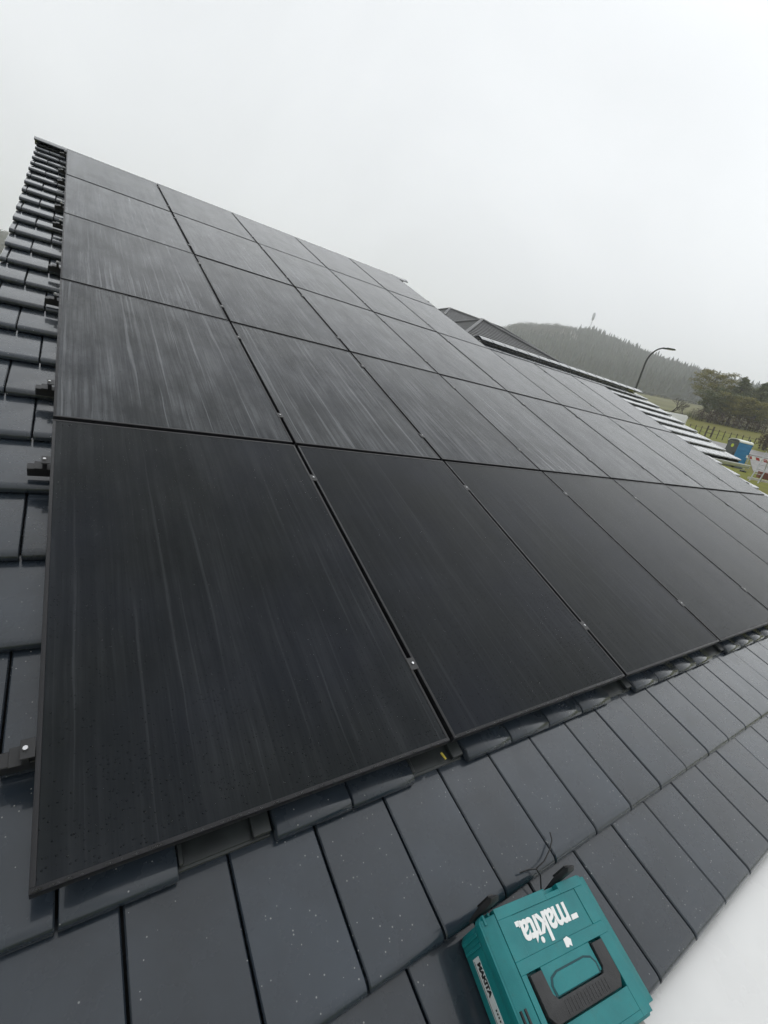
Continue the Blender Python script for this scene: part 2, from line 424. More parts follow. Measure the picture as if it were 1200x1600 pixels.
# ridge caps: one angled cap after another
def cap_geo(length):
    b = MB(); pr = [(-.135,-.012),(-.07,.030),(-.02,.048),(.02,.048),(.07,.030),(.135,-.012),(.128,-.026),(.0,.028),(-.128,-.026)]
    b.prism(pr, 'x', 0, length); b.prism([(p[0]*1.02, p[1]*1.02 + .002) for p in pr], 'x', length - .03, length + .012)
    return b
CAP = cap_geo(.34).mesh('ridge_tile', M['tile'], bevel=.004, seg=1)
def ridge_row(u0, u1, v):
    p = RP(0, v, N_TOP + .004); u = u0
    while u < u1 - .1:
        o = link('ridge_tile', CAP, house, (u, p.y, p.z)); o.rotation_euler = (random.uniform(-.01,.01) , 0, 0)
        u += .345
ridge_row(U_L - .02, U_STEP + .05, RIDGE); ridge_row(U_STEP + .06, U_R - .1, RIDGE2)
# fascias, barge boards and the zinc gutters
def slope_box(name, m, a, b_, parent=house):
    q = MB(); q.box(a, b_); o = q.build(name, m, roof); return o
slope_box('barge_board', M['metal_tile'], (U_L + .005, V_EAVE + .06, -.34), (U_L + .028, RIDGE - .1, -.135))
slope_box('barge_board', M['metal_tile'], (U_MID - .025, V_EAVE + .06, -.30), (U_MID - .004, V_WING + .02, -.135))
slope_box('barge_board', M['metal_tile'], (U_R - .028, V_WING + .06, -.30), (U_R - .006, RIDGE2 - .1, -.135))
slope_box('barge_board', M['metal_tile'], (U_STEP - .016, RIDGE2 + .1, -.30), (U_STEP - .004, RIDGE - .1, -.135))
def gutter(u0, u1, v):
    p = RP(0, v - .012, -.155); b = MB(); R_ = .065; k = 9; V = []
    for x in (u0, u1):
        for rr in (R_, R_ - .004):
            for i in range(k + 1):
                a = math.pi + math.pi * i / k; V.append((x, p.y - .055 + rr * math.cos(a), p.z + rr * math.sin(a)))
    n = k + 1; F = []
    for i in range(k):
        F += [(i, i+1, 2*n+i+1, 2*n+i), (n+i, 3*n+i, 3*n+i+1, n+i+1), (i, n+i, n+i+1, i+1), (2*n+i, 2*n+i+1, 3*n+i+1, 3*n+i)]
    F += [(0, 2*n, 3*n, n), (k, n+k, 3*n+k, 2*n+k)]
    b.add(V, F, True); b.tube([(u0, p.y - .055 - R_, p.z + .004), (u1, p.y - .055 - R_, p.z + .004)], .010, 6)
    b.box((u0 - .002, p.y - .055 - R_, p.z - R_), (u0 + .002, p.y - .055 + R_, p.z)); b.box((u1 - .002, p.y - .055 - R_, p.z - R_), (u1 + .002, p.y - .055 + R_, p.z))
    return b.build('gutter', M['zinc'], house, ang=40)
gutter(U_MID + .03, U_R + .12, V_WING)
gutter(-.30, 1.33, V_EAVE - .002)
# white wet sheet just below the eave (the flat top of a canopy)
pe = RP(0, V_EAVE, -.10)
can = thing('canopy', 'smooth white wet canopy top just below the eave beside the teal case', 'canopy', (1.385, RP(0, V_EAVE + .022, -.125).y, RP(0, V_EAVE + .022, -.128).z))
b = MB(); b.box((.0, -1.75, -.06), (3.4, .05, -.002)); b.build('top_sheet', M['white'], can, bevel=.008)
b = MB(); b.box((-.012, -1.74, -.17), (3.40, -.01, -.063)); b.build('edge_frame', mat('dark_brown_frame', (.035,.025,.022), .5), can, bevel=.004)
for x in (.06, 3.3):
    b = MB(); b.box((x - .05, -1.65, -pe.z - .2), (x + .05, -1.55, -.172)); b.build('post', bpy.data.materials['dark_brown_frame'], can)

# ------------------------------------------------------------------ solar panels
def frame_geo():
    b = MB(); T = .030; Wd = .011
    def ring(z0, z1, wd):
        for a, c in (((0,0),(PW,wd)), ((0,PH-wd),(PW,PH)), ((0,wd),(wd,PH-wd)), ((PW-wd,wd),(PW,PH-wd))):
            b.box((a[0],a[1],z0), (c[0],c[1],z1))
    ring(-.030, 0, Wd)
    return b
FRAME = frame_geo().mesh('frame', M['frame'], bevel=.0016, seg=2)
gb = MB(); gb.box((.0112, .0112, -.008), (PW - .0112, PH - .0112, -.0012)); GLASS = gb.mesh('glass', M['glass'])
bb = MB(); bb.box((.012, .012, -.013), (PW - .012, PH - .012, -.0095)); BACK = bb.mesh('back_sheet', M['underlay'])
ORD = ['first', 'second', 'third', 'fourth', 'fifth', 'sixth', 'seventh', 'eighth']
ROWN = ['bottom row', 'second row up', 'middle row', 'fourth row up', 'top row']
ncol = [8, 8, 8, 5, 5]
STREAK = [.11, 1.05, 1.1, 1.15, 1.2]  # scales the streaks and the painted sheen together, paler up the roof
panels = {}
for r in range(5):
    for c in range(ncol[r]):
        pos = RP(c * CU + GU / 2, r * CV + GV / 2, random.uniform(-.001, .001))
        last = ' and rightmost' if c == ncol[r] - 1 else ''
        t = thing('solar_panel', 'black solar panel, %s from the left gable%s in the %s' % (ORD[c], last, ROWN[r]), 'solar panel', pos,
                  (PITCH + random.uniform(-.0012, .0012), random.uniform(-.0012, .0012), 0), 'black solar panels on the roof')
        link('frame', FRAME, t); gl = link('glass', GLASS, t); link('back_sheet', BACK, t)
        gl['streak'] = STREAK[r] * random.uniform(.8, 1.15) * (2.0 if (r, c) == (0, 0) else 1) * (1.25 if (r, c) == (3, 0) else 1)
        panels[r, c] = t
# water beads standing on the two nearest panels
ico = bmesh.new(); bmesh.ops.create_icosphere(ico, subdivisions=1, radius=1)
IV = [v.co.copy() for v in ico.verts]; IF = [tuple(v.index for v in f.verts) for f in ico.faces]; ico.free()
def beads(parent, rects, n, z, rmin, rmax, edge=None):
    b = MB()
    for i in range(n):
        x0, y0, x1, y1 = random.choice(rects)
        x, y = random.uniform(x0, x1), random.uniform(y0, y1)
        if mnoise.noise((x * 6, y * 4, 7)) < random.uniform(-.5, .45): continue
        r = rmin + (rmax - rmin) * random.random() ** 3
        b.add([(x + p.x * r * random.uniform(.85, 1.1), y + p.y * r * 1.15, z + p.z * r * .55) for p in IV], IF, True)
    if edge:
        x0, x1, y = edge; x = x0
        while x < x1:
            r = random.uniform(.0015, .0045)
            b.add([(x + p.x * r * 2.2, y + p.y * r, z + p.z * r * .7) for p in IV], IF, True); x += random.uniform(.004, .03)
    stuff(b.build('water_beads', M['water'], parent, ang=180))
beads(panels[0, 0], [(.02, .02, PW - .02, PH - .02)], 2600, -.0012, .0008, .0030, (.01, PW - .01, .004))
beads(panels[0, 1], [(.02, .02, PW - .02, PH * .6)], 1000, -.0012, .0008, .0026, (.01, PW - .01, .004))

# ------------------------------------------------------------------ mounting rails with clamps
b = MB(); b.box((-.011, -.0255, -.028), (.011, .0255, -.0005)); b.box((-.019, -.0255, -.0005), (.019, .0255, .0035)); MIDC = b.mesh('mid_clamp', M['rail'], bevel=.001, seg=1)
b = MB(); b.tube([(0,0,.002), (0,0,.0085)], [.0055,.005], 8); BOLT = b.mesh('bolt', M['alu'], ang=40)
b = MB(); b.box((-.026, -.024, -.030), (-.012, .024, .0)); b.box((-.03, -.024, 0), (-.001, .024, .004)); b.box((-.052,-.024,-.030), (-.026,.024,-.024)); ENDC = b.mesh('end_clamp', M['rail'], bevel=.001, seg=1)
b = MB(); b.tube([(-.020,0,.003), (-.020,0,.010)], [.0062,.0055], 8); BOLT_E = b.mesh('bolt', M['alu'], ang=40)
for r in range(5):
    for s, dv in (('lower', .30), ('upper', PH - .305)):
        n = ncol[r]; v = r * CV + GV / 2 + dv
        t = thing('mounting_rail', 'black mounting rail under the %s part of the %s of panels' % (s, ROWN[r]), 'mounting rail', RP(GU / 2, v, 0), (PITCH, 0, 0), 'rails under the panels')
        L_ = n * CU - GU
        q = MB(); q.box((-.075, -.019, -.068), (L_ + .06, .019, -.0305)); q.build('rail', M['rail'], t, bevel=.002, seg=1)
        for c in range(1, n):
            o = link('mid_clamp', MIDC, t, (c * CU - GU / 2, random.uniform(-.004,.004), 0)); link('bolt', BOLT, o)
        o = link('end_clamp', ENDC, t, (0, 0, 0)); link('bolt', BOLT_E, o)
        o = link('end_clamp', ENDC, t, (L_, 0, 0)); o.rotation_euler = (0, 0, math.pi); link('bolt', BOLT_E, o)
b = MB(); b.box((0, 0, 0), (.008, .026, .003))
tg = b.build('cable_tag', M['yellow'], None, RP(1.165, -.012, -.10)); tg.rotation_euler = (PITCH, 0, .3)
tag(tg, 'tiny yellow cable tag under the edge of the first panel', 'tag')

# ------------------------------------------------------------------ teal tool case
CASE_N = N_TOP - .0185
case = thing('tool_case', 'teal plastic tool case with black handle lying on the roof tiles', 'tool case', RP(1.118, -.588, CASE_N), (PITCH, 0, math.radians(0)))
case.rotation_mode = 'QUATERNION'
from mathutils import Quaternion
case.rotation_quaternion = Quaternion((1,0,0), PITCH - math.radians(6.0)) @ Quaternion((0,0,1), math.radians(-8.0))
CWd, CDp, CH = .400, .292, .150        # width, depth, height
def chamf(w_, d_, c):
    x, y = w_ / 2, d_ / 2
    return [(-x + c, -y), (x - c, -y), (x, -y + c), (x, y - c * .35), (x - c * .35, y), (-x + c * .35, y), (-x, y - c * .35), (-x, -y + c)]
b = MB(); b.prism(chamf(CWd - .012, CDp - .012, .03), 'z', 0.004, .098); b.build('body', M['teal'], case, bevel=.003)
b = MB(); b.prism(chamf(CWd, CDp, .032), 'z', .1, .128); b.build('lid', M['teal'], case, bevel=.003)
lidtop = MB()
# raised lid plate made of bars around the handle pocket and the sunk logo field
LX0, LX1, LY0, LY1, ZT0, ZT1 = -.158, .162, -.140, .146, .1285, CH
HX0, HX1, HY0, HY1 = -.142, .127, -.128, .015      # pocket for the handle
lidtop.box((LX0, HY1, ZT0), (LX1, .040, ZT1)); lidtop.box((LX0, LY0, ZT0), (HX0, HY1, ZT1)); lidtop.box((HX1, LY0, ZT0), (LX1, HY1, ZT1)); lidtop.box((HX0, LY0, ZT0), (HX1, HY0, ZT1))
lidtop.box((LX0, .122, ZT0), (.02, LY1, ZT1)); lidtop.box((.075, .122, ZT0), (LX1, LY1, ZT1)); lidtop.box((.02, .122, ZT0), (.075, .134, ZT1))
lidtop.box((LX0, .040, ZT0), (-.112, .122, ZT1)); lidtop.box((.128, .040, ZT0), (LX1, .122, ZT1)); lidtop.box((-.112, .040, ZT0), (.128, .122, ZT1 - .0022))
lidtop.box((-.096, -.040, ZT0), (.080, HY1, ZT1 - .0006)); lidtop.box((HX0, HY0, ZT0), (HX1, -.084, ZT1 - .0006)); lidtop.box((-.098, -.082, ZT0), (.082, -.044, ZT1 - .02))
lidtop.build('lid_plate', M['teal'], case, bevel=.0007, seg=1)
b = MB(); b.prism([(-.196,.1283),(LX0-.001,.1283),(LX0-.001,CH-.001),(-.172,CH-.004)], 'y', -.128, .138); b.build('lid_bevel', M['teal'], case, bevel=.0015, seg=1)
b = MB(); b.prism([(LX1+.001,.1283),(.196,.1283),(.193,.138),(LX1+.001,.144)], 'y', -.128, .140); b.build('lid_bevel', M['teal'], case, bevel=.0015, seg=1)
# finger trough inside the pocket
b = MB(); b.prism([(-.035 + .014 * (1 - math.cos(a)), -.075) if False else p for p, a in (((-.082,-.042),0),((.066,-.042),0),((.068,-.024),0),((.060,-.012),0),((.040,-.006),0),((-.056,-.006),0),((-.076,-.012),0),((-.084,-.024),0))], 'z', ZT1 - .0004, ZT1 + .0016)
b.build('finger_rest', M['teal'], case, bevel=.0012, seg=1)
b = MB(); b.prism([(-.0875,-.0430),(.0715,-.0430),(.073,-.022),(.064,-.0085),(.042,-.002),(-.058,-.002),(-.080,-.0085),(-.089,-.022)], 'z', ZT1 - .0005, ZT1 + .0003)
b.build('recess_shade', mat('teal_recess_shade', (.003,.05,.06), .6), case)  # thin dark teal sheet paints the shade around the finger recess
# black folding handle, a U of flat bars
hb = MB(); hz0, hz1 = CH - .012, CH + .006
hb.prism([(-.138,.010),(-.100,.010),(-.098,-.034),(-.088,-.046),(.072,-.046),(.082,-.034),(.084,.010),(.123,.010),(.121,-.062),(.106,-.081),(-.121,-.081),(-.136,-.062)], 'z', hz0, hz1)
hd = hb.build('handle', M['black_plastic'], case, bevel=.003)
b = MB()
for i in range(-7, 7): b.box((i * .011 - .001, -.076, hz1), (i * .011 + .0015, -.052, hz1 + .0007))
b.build('grip_ribs', M['black_plastic'], hd)
# logo lettering
def lettering(text, name, m, parent, size, loc, rot, shear=0.0, bold=0.0, sx=1.0, thick=.0008):
    cu = bpy.data.curves.new(name, 'FONT'); cu.body = text; cu.size = size; cu.shear = shear; cu.offset = bold
    cu.extrude = thick; cu.align_x = 'CENTER'; cu.align_y = 'CENTER'; cu.resolution_u = 3; cu.space_character = .94
    tmp = bpy.data.objects.new(name, cu); col.objects.link(tmp)
    dg = bpy.context.evaluated_depsgraph_get(); me = bpy.data.meshes.new_from_object(tmp.evaluated_get(dg))
    col.objects.unlink(tmp); bpy.data.objects.remove(tmp); bpy.data.curves.remove(cu)
    me.name = name; me.materials.clear(); me.materials.append(m)
    o = link(name, me, parent, loc); o.rotation_euler = rot; o.scale = (sx, 1, 1); return o
lg = lettering('makita', 'logo', M['white_print'], case, .082, (-.016, .079, CH - .0012), (0, 0, math.pi), shear=.10, bold=.0021, sx=.84)
b = MB(); b.prism([(-.131,.004),(-.104,.004),(-.101,.0145),(-.129,.0145)], 'z', -.0008, .0008); b.build('logo_bar', M['white_print'], lg)
b = MB(); b.prism([(.098,-.0285),(.121,-.0285),(.124,-.018),(.100,-.018)], 'z', -.0008, .0008); b.build('logo_bar', M['white_print'], lg)
b = MB(); b.prism([(.006,.024),(.014,.022),(.019,.026),(.026,.021),(.031,.034),(.022,.042),(.008,.040)], 'z', CH + .0002, CH + .0008); b.build('sticker', M['white_print'], case)
# side label with print
M_lab = MB(); M_lab.box((-.1955, -.13, .032), (-.1935, .088, .062)); lb = M_lab.build('side_label', M['label'], case)
b = MB(); b.box((-.1960, -.128, .0355), (-.1956, .084, .0372)); b.build('label_line', M['black_print'], lb)
tx = lettering('MAKITA', 'label_text', M['black_print'], lb, .022, (-.1958, .046, .0525), (math.pi/2, 0, -math.pi/2), bold=.0012, sx=.82, thick=.0002)
b = MB()
for i in range(15): b.box((-.1960, -.012 - i * .0062, .050), (-.1956, -.0085 - i * .0062, .056))
b.build('label_fine_print', M['black_print'], lb)
# ribs, rim slots and black latches on the uphill side
b = MB()
for y in (-.062,): b.box((-.1905, y - .030, .131), (-.186, y + .030, .1375)); b.box((-.181, y - .030, .138), (-.176, y + .030, .1435))
b.build('slot', M['black_print'], case)
b = MB()
for x in (-.190, -.172, -.154, .150, .172): b.box((x, .124, .128), (x + .006, .1455, .139))
b.build('rim_ribs', M['teal'], case, bevel=.001, seg=1)
for x in (-.172, .112):
    b = MB(); b.prism([(.1505,.06),(.157,.062),(.164,.12),(.165,.190),(.159,.202),(.1505,.190)], 'x', x - .013, x + .013)
    lt = b.build('latch', M['black_plastic'], case, bevel=.003)
    b = MB(); b.box((x - .008, .1655, .12), (x + .008, .170, .185)); b.build('latch_tab', M['black_plastic'], lt, bevel=.002)
for y in (-.105, -.075, .102, .122):
    b = MB(); b.box((-.1975, y - .004, .010), (-.1935, y + .004, .094)); b.build('side_rib', M['teal'], case, bevel=.001, seg=1)
b = MB(); b.box((-.1955, -.128, .0985), (-.1935, .138, .0998)); b.build('lid_seam', M['black_print'], case)
for x in (-.09, -.03, .03):
    b = MB(); b.box((x - .018, .1445, .085), (x + .018, .1500, .124)); b.build('hinge_block', M['teal'], case, bevel=.0015, seg=1)
# loose cable and paper scrap by the case
b = MB(); cp = [(1.262,-.475,-.10),(1.258,-.44,-.088),(1.268,-.41,-.070),(1.262,-.392,-.066),(1.235,-.383,-.068),(1.205,-.378,-.075)]
b.tube([RP(*p) for p in cp], .0022, 5); b.tube([RP(*p) for p in ((1.262,-.392,-.066),(1.30,-.388,-.060),(1.35,-.372,-.064),(1.385,-.355,-.070),(1.40,-.335,-.075))], .0022, 5)
tag(b.build('loose_cable', M['cable'], None), 'thin black loose cable end curling behind the teal case', 'cable')
b = MB(); b.add([RP(1.176,-.430,-.090), RP(1.212,-.446,-.082), RP(1.203,-.470,-.092), RP(1.180,-.466,-.104)], [(0,1,2,3)]); b.add([RP(1.176,-.430,-.0915), RP(1.212,-.446,-.0835), RP(1.203,-.470,-.0935), RP(1.180,-.466,-.1055)], [(3,2,1,0)])
tag(b.build('paper_scrap', M['cream'], None), 'cream paper scrap stuck behind the teal case', 'paper')

# ------------------------------------------------------------------ neighbouring hip-roofed houses
M['slate'] = mat('grey_roof_tile', (.085,.086,.09), .45, var=.15, vscale=3)
M['cap'] = mat('pale_wet_ridge_cap', (.12,.122,.126), .4)
def hip_house(label, cx, cy, ang, ln, dp, z_ridge, pitch):
    z_e = z_ridge - dp / 2 * math.tan(pitch); gz = ground_z(cx, cy)
    t = thing('hip_roofed_house', label, 'house', (cx, cy, 0), (0, 0, ang), 'neighbouring houses')
    x, y = ln / 2, dp / 2; rx = max(0.02, x - y)
    b = MB(); b.box((-x + .5, -y + .5, gz - 1.5), (x - .5, y - .5, z_e - .05)); wl = b.build('wall', M['render'], t)
    for wx in (-x * .5, 0, x * .5):
        b = MB(); b.box((wx - .6, -y + .46, z_e - 1.75), (wx + .6, -y + .499, z_e - .5)); wn = b.build('window', M['white_print'], t)
        b = MB(); b.box((wx - .52, -y + .452, z_e - 1.67), (wx + .52, -y + .459, z_e - .58)); b.build('pane', M['glass'], wn)
    b = MB(); V = [(-x,-y,z_e),(x,-y,z_e),(x,y,z_e),(-x,y,z_e),(-rx,0,z_ridge),(rx,0,z_ridge)]
    V += [(p[0], p[1], z_e - .14) for p in V[:4]]
    b.add(V, [(0,1,5,4),(1,2,5),(2,3,4,5),(3,0,4),(0,6,7,1),(1,7,8,2),(2,8,9,3),(3,9,6,0),(9,8,7,6)])
    rf = b.build('roof', M['slate'], t)
    # tile courses as low steps up the two faces that show
    for (A, B_, T0, T1) in (((-x,-y),(x,-y),(-rx,0),(rx,0)), ((-x,y),(-x,-y),(-rx,0),(-rx,0)), ((x,-y),(x,y),(rx,0),(rx,0))):
        nC = 16
        q = MB()
        for i in range(nC):
            f = i / nC; f2 = min(1, (i + .9) / nC)
            def pt(P, T, ff, up): return (P[0] + (T[0]-P[0]) * ff, P[1] + (T[1]-P[1]) * ff, z_e + (z_ridge - z_e) * ff + up)
            q.add([pt(A,T0,f,.004), pt(B_,T1,f,.004), pt(B_,T1,f2,.004), pt(A,T0,f2,.004), pt(A,T0,f,.045), pt(B_,T1,f,.045), pt(B_,T1,f2,.012), pt(A,T0,f2,.012)], [(0,1,5,4),(4,5,6,7),(1,2,6,5),(3,0,4,7)])
        stuff(q.build('tile_courses', M['slate'], rf))
    for p0, p1 in (((-x,-y,z_e),(-rx,0,z_ridge)),((x,-y,z_e),(rx,0,z_ridge)),((-x,y,z_e),(-rx,0,z_ridge)),((x,y,z_e),(rx,0,z_ridge)),((-rx,0,z_ridge),(rx,0,z_ridge))):
        if (Vector(p1) - Vector(p0)).length < .3: continue
        q = MB(); q.tube([Vector(p0) + Vector((0,0,.03)), Vector(p1) + Vector((0,0,.03))], .11, 6); q.build('ridge_cap', M['slate'], rf)
    return t
def polar(az, D): return (.055 + D * math.cos(math.radians(az)), -.777 + D * math.sin(math.radians(az)))
ax, ay = polar(47.2, 30)
r_ = math.radians(-5)
hip_house('near neighbouring house with a grey hip roof pointing at the solar roof', ax + 1.2 * math.cos(math.radians(80)), ay + .3, r_, 9.0, 9.0, 8.10, math.radians(22))
ax, ay = polar(49.4, 43)
hip_house('far neighbouring house whose long grey hip roof peeps out behind the nearer one', ax + 1.5, ay, 0, 16, 9.5, 9.98, math.radians(24))

# ------------------------------------------------------------------ street lamp
M['pole'] = mat('dark_green_grey_pole', (.045,.052,.05), .45, var=.1)
lx, ly = polar(29.3, 28); lz = ground_z(lx, ly)
lamp = thing('street_lamp', 'slim dark street lamp with curved arm rising behind the tiled roof edge', 'street lamp', (lx, ly, lz))
arm_dir = Vector((math.cos(math.radians(-70)), math.sin(math.radians(-70)), 0))
zt = 8.12 - lz; pts = [(0,0,-.1), (0,0,zt - .85)]; rad = [.062, .045]
for i in range(1, 11):
    a = math.pi / 2 * i / 10 * .93
    pts.append(tuple(arm_dir * (.62 * (1 - math.cos(a))) + Vector((0,0, zt - .85 + .86 * math.sin(a))))); rad.append(.045 - .012 * i / 10)
b = MB(); b.tube(pts, rad, 8); b.build('pole', M['pole'], lamp, ang=50)
e = Vector(pts[-1]); hm = Matrix.Translation(e) @ Matrix.Rotation(math.radians(-70), 4, 'Z')
b = MB(); b.box((-.03, -.045, -.035), (.16, .045, .035), hm); b.prism([(.16,-.03),(.52,-.015),(.56,.0),(.52,.03),(.16,.045)], 'y', -.11, .11)
b.v[8:] = [tuple(hm @ Vector(p)) for p in b.v[8:]]
hd = b.build('lamp_head', M['pole'], lamp, bevel=.008)
b = MB(); b.box((.2, -.09, -.035), (.48, .09, -.0265), hm); b.build('lens', mat('lamp_lens', (.6,.6,.58), .2), hd)

# ------------------------------------------------------------------ portable toilet
M['blue'] = mat('blue_plastic', (.012,.19,.42), .4, var=.08, vscale=4)
M['grey_pl'] = mat('grey_plastic', (.075,.085,.095), .45)
M['roofw'] = mat('white_translucent_roof', (.78,.80,.72), .4)
tx_, ty_ = polar(18.62, 48.4); tz = ground_z(tx_, ty_)
pot = thing('portable_toilet', 'blue portable toilet cabin with grey door and white arched roof', 'portable toilet', (tx_, ty_, tz - .02), (0, 0, math.radians(198.6 + 42)))
# local axes: the door looks along -y, the blue side along +x
S = .60
def wallpanel(name, a, b_, m, bev=.01):
    q = MB(); q.box(a, b_); return q.build(name, m, pot, bevel=bev)
wallpanel('base', (-S, -S, .0), (S, S, .14), M['grey_pl'])
for a, c in (((-S+.02, -S+.06, .142), (-S+.06, S-.06, 2.05)), ((S-.06, -S+.06, .142), (S-.02, S-.06, 2.05)), ((-S+.06, S-.06, .142), (S-.06, S-.02, 2.05))):
    wl = wallpanel('side_wall', a, c, M['blue'])
    sx = 1 if a[0] > 0 else -1
    if abs(a[0] - c[0]) < .1:
        for zz in (.45, .8, 1.15, 1.5, 1.8):
            q = MB(); x0 = c[0] if sx > 0 else a[0]
            q.box((min(x0, x0 + sx * .018), -S + .12, zz - .035), (max(x0, x0 + sx * .018), S - .12, zz + .035)); q.build('rib', M['blue'], wl, bevel=.006)
for sx in (-1, 1):
    for sy in (-1, 1):
        wallpanel('corner_post', (sx*S - .05 if sx > 0 else -S, sy*S - .055 if sy > 0 else -S, .141), (S if sx > 0 else -S + .05, S if sy > 0 else -S + .055, 2.06), M['blue'] if sx > 0 else M['grey_pl'])
dr = wallpanel('door', (-S + .055, -S + .015, .16), (S - .055, -S + .05, 2.04), M['grey_pl'])
q = MB(); q.box((.36, -S - .03, 1.05), (.42, -S + .012, 1.2)); q.build('door_handle', M['black_plastic'], dr)
q = MB(); k = 20; q.prism([(-.02 + .14 * math.cos(2*math.pi*i/k), 1.72 + .14 * math.sin(2*math.pi*i/k)) for i in range(k)], 'y', -S - .002, -S + .012); q.build('round_sign', mat('lime_sign', (.62,.72,.08), .5), dr)
arch = [(-S - .03, 2.065), (S + .03, 2.065)] + [((S + .03) * math.cos(math.pi * i / 10), 2.11 + .20 * math.sin(math.pi * i / 10) ** .8) for i in range(11)]
q = MB(); q.prism(arch, 'y', -S - .03, S + .03); q.build('roof', M['roofw'], pot, bevel=.012)
q = MB(); q.prism([(x_ * .86, 2.066 + (z_ - 2.066) * .82) for x_, z_ in arch], 'y', -S - .034, -S - .031); q.build('gable_infill', M['grey_pl'], pot)
q = MB(); q.tube([(.35, .42, 2.2), (.35, .42, 2.45)], .055, 8); q.build('vent_pipe', M['grey_pl'], pot)

# ------------------------------------------------------------------ white van by the road
vx, vy = polar(26.2, 62.5); vz = ground_z(vx, vy) + .02
M['vanpaint'] = mat('white_van_paint', (.86,.86,.88), .25)
van = thing('white_van', 'white high-roof van mostly hidden behind the tiled verge', 'van', (vx, vy, vz), (0, 0, math.radians(24.6 + 90 - 4)))
side = [(-2.7,.45),(2.2,.45),(2.75,.55),(2.85,1.05),(2.45,1.30),(1.75,1.35),(1.35,2.25),(.9,2.86),(-2.62,2.92),(-2.72,2.84)]
q = MB(); q.prism(side, 'y', -.95, .95); bd = q.build('body', M['vanpaint'], van, bevel=.04, seg=2)
q = MB(); q.prism([(1.69,1.42),(1.36,2.18),(.75,2.18),(.62,1.42)], 'y', -.965, -.951); q.build('side_window', M['black_print'], van)
q = MB(); q.prism([(1.69,1.42),(1.36,2.18),(.75,2.18),(.62,1.42)], 'y', .951, .965); q.build('side_window', M['black_print'], van)
for wx in (-1.75, 1.95):
    for wy in (-.97, .77):
        q = MB(); q.tube([(wx, wy, .34), (wx, wy + .2, .34)], .34, 16); wh = q.build('wheel', M['cable'], van)
        q = MB(); q.tube([(wx, wy - .005 if wy < 0 else wy + .2, .34), (wx, wy if wy < 0 else wy + .206, .34)], .19, 12); q.build('rim', M['alu'], wh)
for wy in (-.7, .7):
    q = MB(); q.box((2.74, wy - .15, .85), (2.86, wy + .15, 1.02)); q.build('headlight', M['label'], van, bevel=.02)

# ------------------------------------------------------------------ plants
def leafmat(name, c1, c2, sc_=.8):
    m = mat(name, c1, .7, spec=.25); k = NT(m); p = k.n('TexCoord').outputs['Object']
    k.l(k.mixc(k.rng(k.noise(p, sc_, 4, .6), .35, .65), c1, c2), k.b.inputs['Base Color']); return m
M['bark'] = mat('wet_bark', (.055,.045,.038), .8, var=.3, vscale=3, bump=.5, bscale=12)
M['pine_y'] = leafmat('yellow_green_needles', (.28,.255,.09), (.17,.16,.065))
M['pine_g'] = leafmat('dark_green_needles', (.11,.14,.08), (.19,.195,.10))
M['brownleaf'] = leafmat('dead_brown_leaves', (.075,.048,.038), (.12,.08,.058))
M['twig'] = mat('grey_brown_twigs', (.05,.04,.035), .85)
def leaves(b, c, rx, rz, n, size, rnd):
    for _ in range(n):
        d = Vector((rnd.gauss(0,1), rnd.gauss(0,1), rnd.gauss(0,1))).normalized() * (rnd.random() ** .45)
        p = Vector(c) + Vector((d.x * rx, d.y * rx, d.z * rz))
        t = Vector((rnd.uniform(-1,1), rnd.uniform(-1,1), rnd.uniform(-.5,.5))).normalized() * size * rnd.uniform(.6, 1.4)
        s = t.orthogonal().normalized(); s = Matrix.Rotation(rnd.uniform(0, 6.28), 3, t) @ s * size * rnd.uniform(.25, .5)
        b.add([p - t * .5, p + s * .5, p + t * .5, p - s * .5], [(0,1,2,3)])
def pine(label, az, D, h, crown_r, m, style, seed):
    rnd = random.Random(seed); x, y = polar(az, D); z = ground_z(x, y)
    t = thing('pine_tree', label, 'tree', (x, y, z - .1), (0,0,rnd.uniform(0,6)), 'evergreen trees behind the brown hedge')
    tr = MB(); lean = Vector((rnd.uniform(-.4,.4), rnd.uniform(-.4,.4), 0))
    tr.tube([lean * f * f + Vector((0,0,h * f * .97)) for f in (0,.2,.4,.6,.8,1)], [h*.022*(1-.85*f) for f in (0,.2,.4,.6,.8,1)], 7)
    cr = MB(); nb = 30 if style == 'cone' else 22
    for i in range(nb):
        f = (.20 if style == 'cone' else .34) + (1 - (.20 if style == 'cone' else .34)) * (i / nb) ** .9
        a = i * 2.4 + rnd.uniform(-.4,.4)
        if style == 'cone': R_ = crown_r * (1.05 - f) ** .75 * rnd.uniform(.7, 1.2); up = -.05
        else: R_ = crown_r * (math.sin(max(0, min(1, (f - .25) / .65)) * 1.9) * .8 + .25) * rnd.uniform(.6, 1.15); up = .28
        base = lean * f * f + Vector((0,0,h * f * .96)); d = Vector((math.cos(a), math.sin(a), up))
        tip = base + d * R_; mid = base + d * R_ * .55 + Vector((0,0,.1))
        tr.tube([base, mid, tip], [h*.006, h*.004, h*.0015], 4)
        for q, rr in ((.5,.30),(.8,.36),(1.0,.30)):
            leaves(cr, base + d * R_ * q + Vector((0,0,.12)), max(.55, R_ * rr * 1.2), max(.35, R_ * rr * .5), 105, .34, rnd)
    leaves(cr, lean + Vector((0,0,h*.97)), .35 if style == 'cone' else crown_r * .5, .5, 70, .22, rnd)
    tr.build('trunk', M['bark'], t); cr.build('crown', m, t)
pine('broad yellow-green pine with a flat spreading top at the left of the tree group', 22.6, 128, 10.4, 4.0, M['pine_y'], 'umb', 1)
pine('low olive pine between the flat-topped pine and the pointed one', 21.4, 134, 7.6, 3.4, M['pine_y'], 'umb', 2)
pine('pointed dark green conifer in the middle of the tree group', 20.35, 126, 10.4, 3.1, M['pine_g'], 'cone', 3)
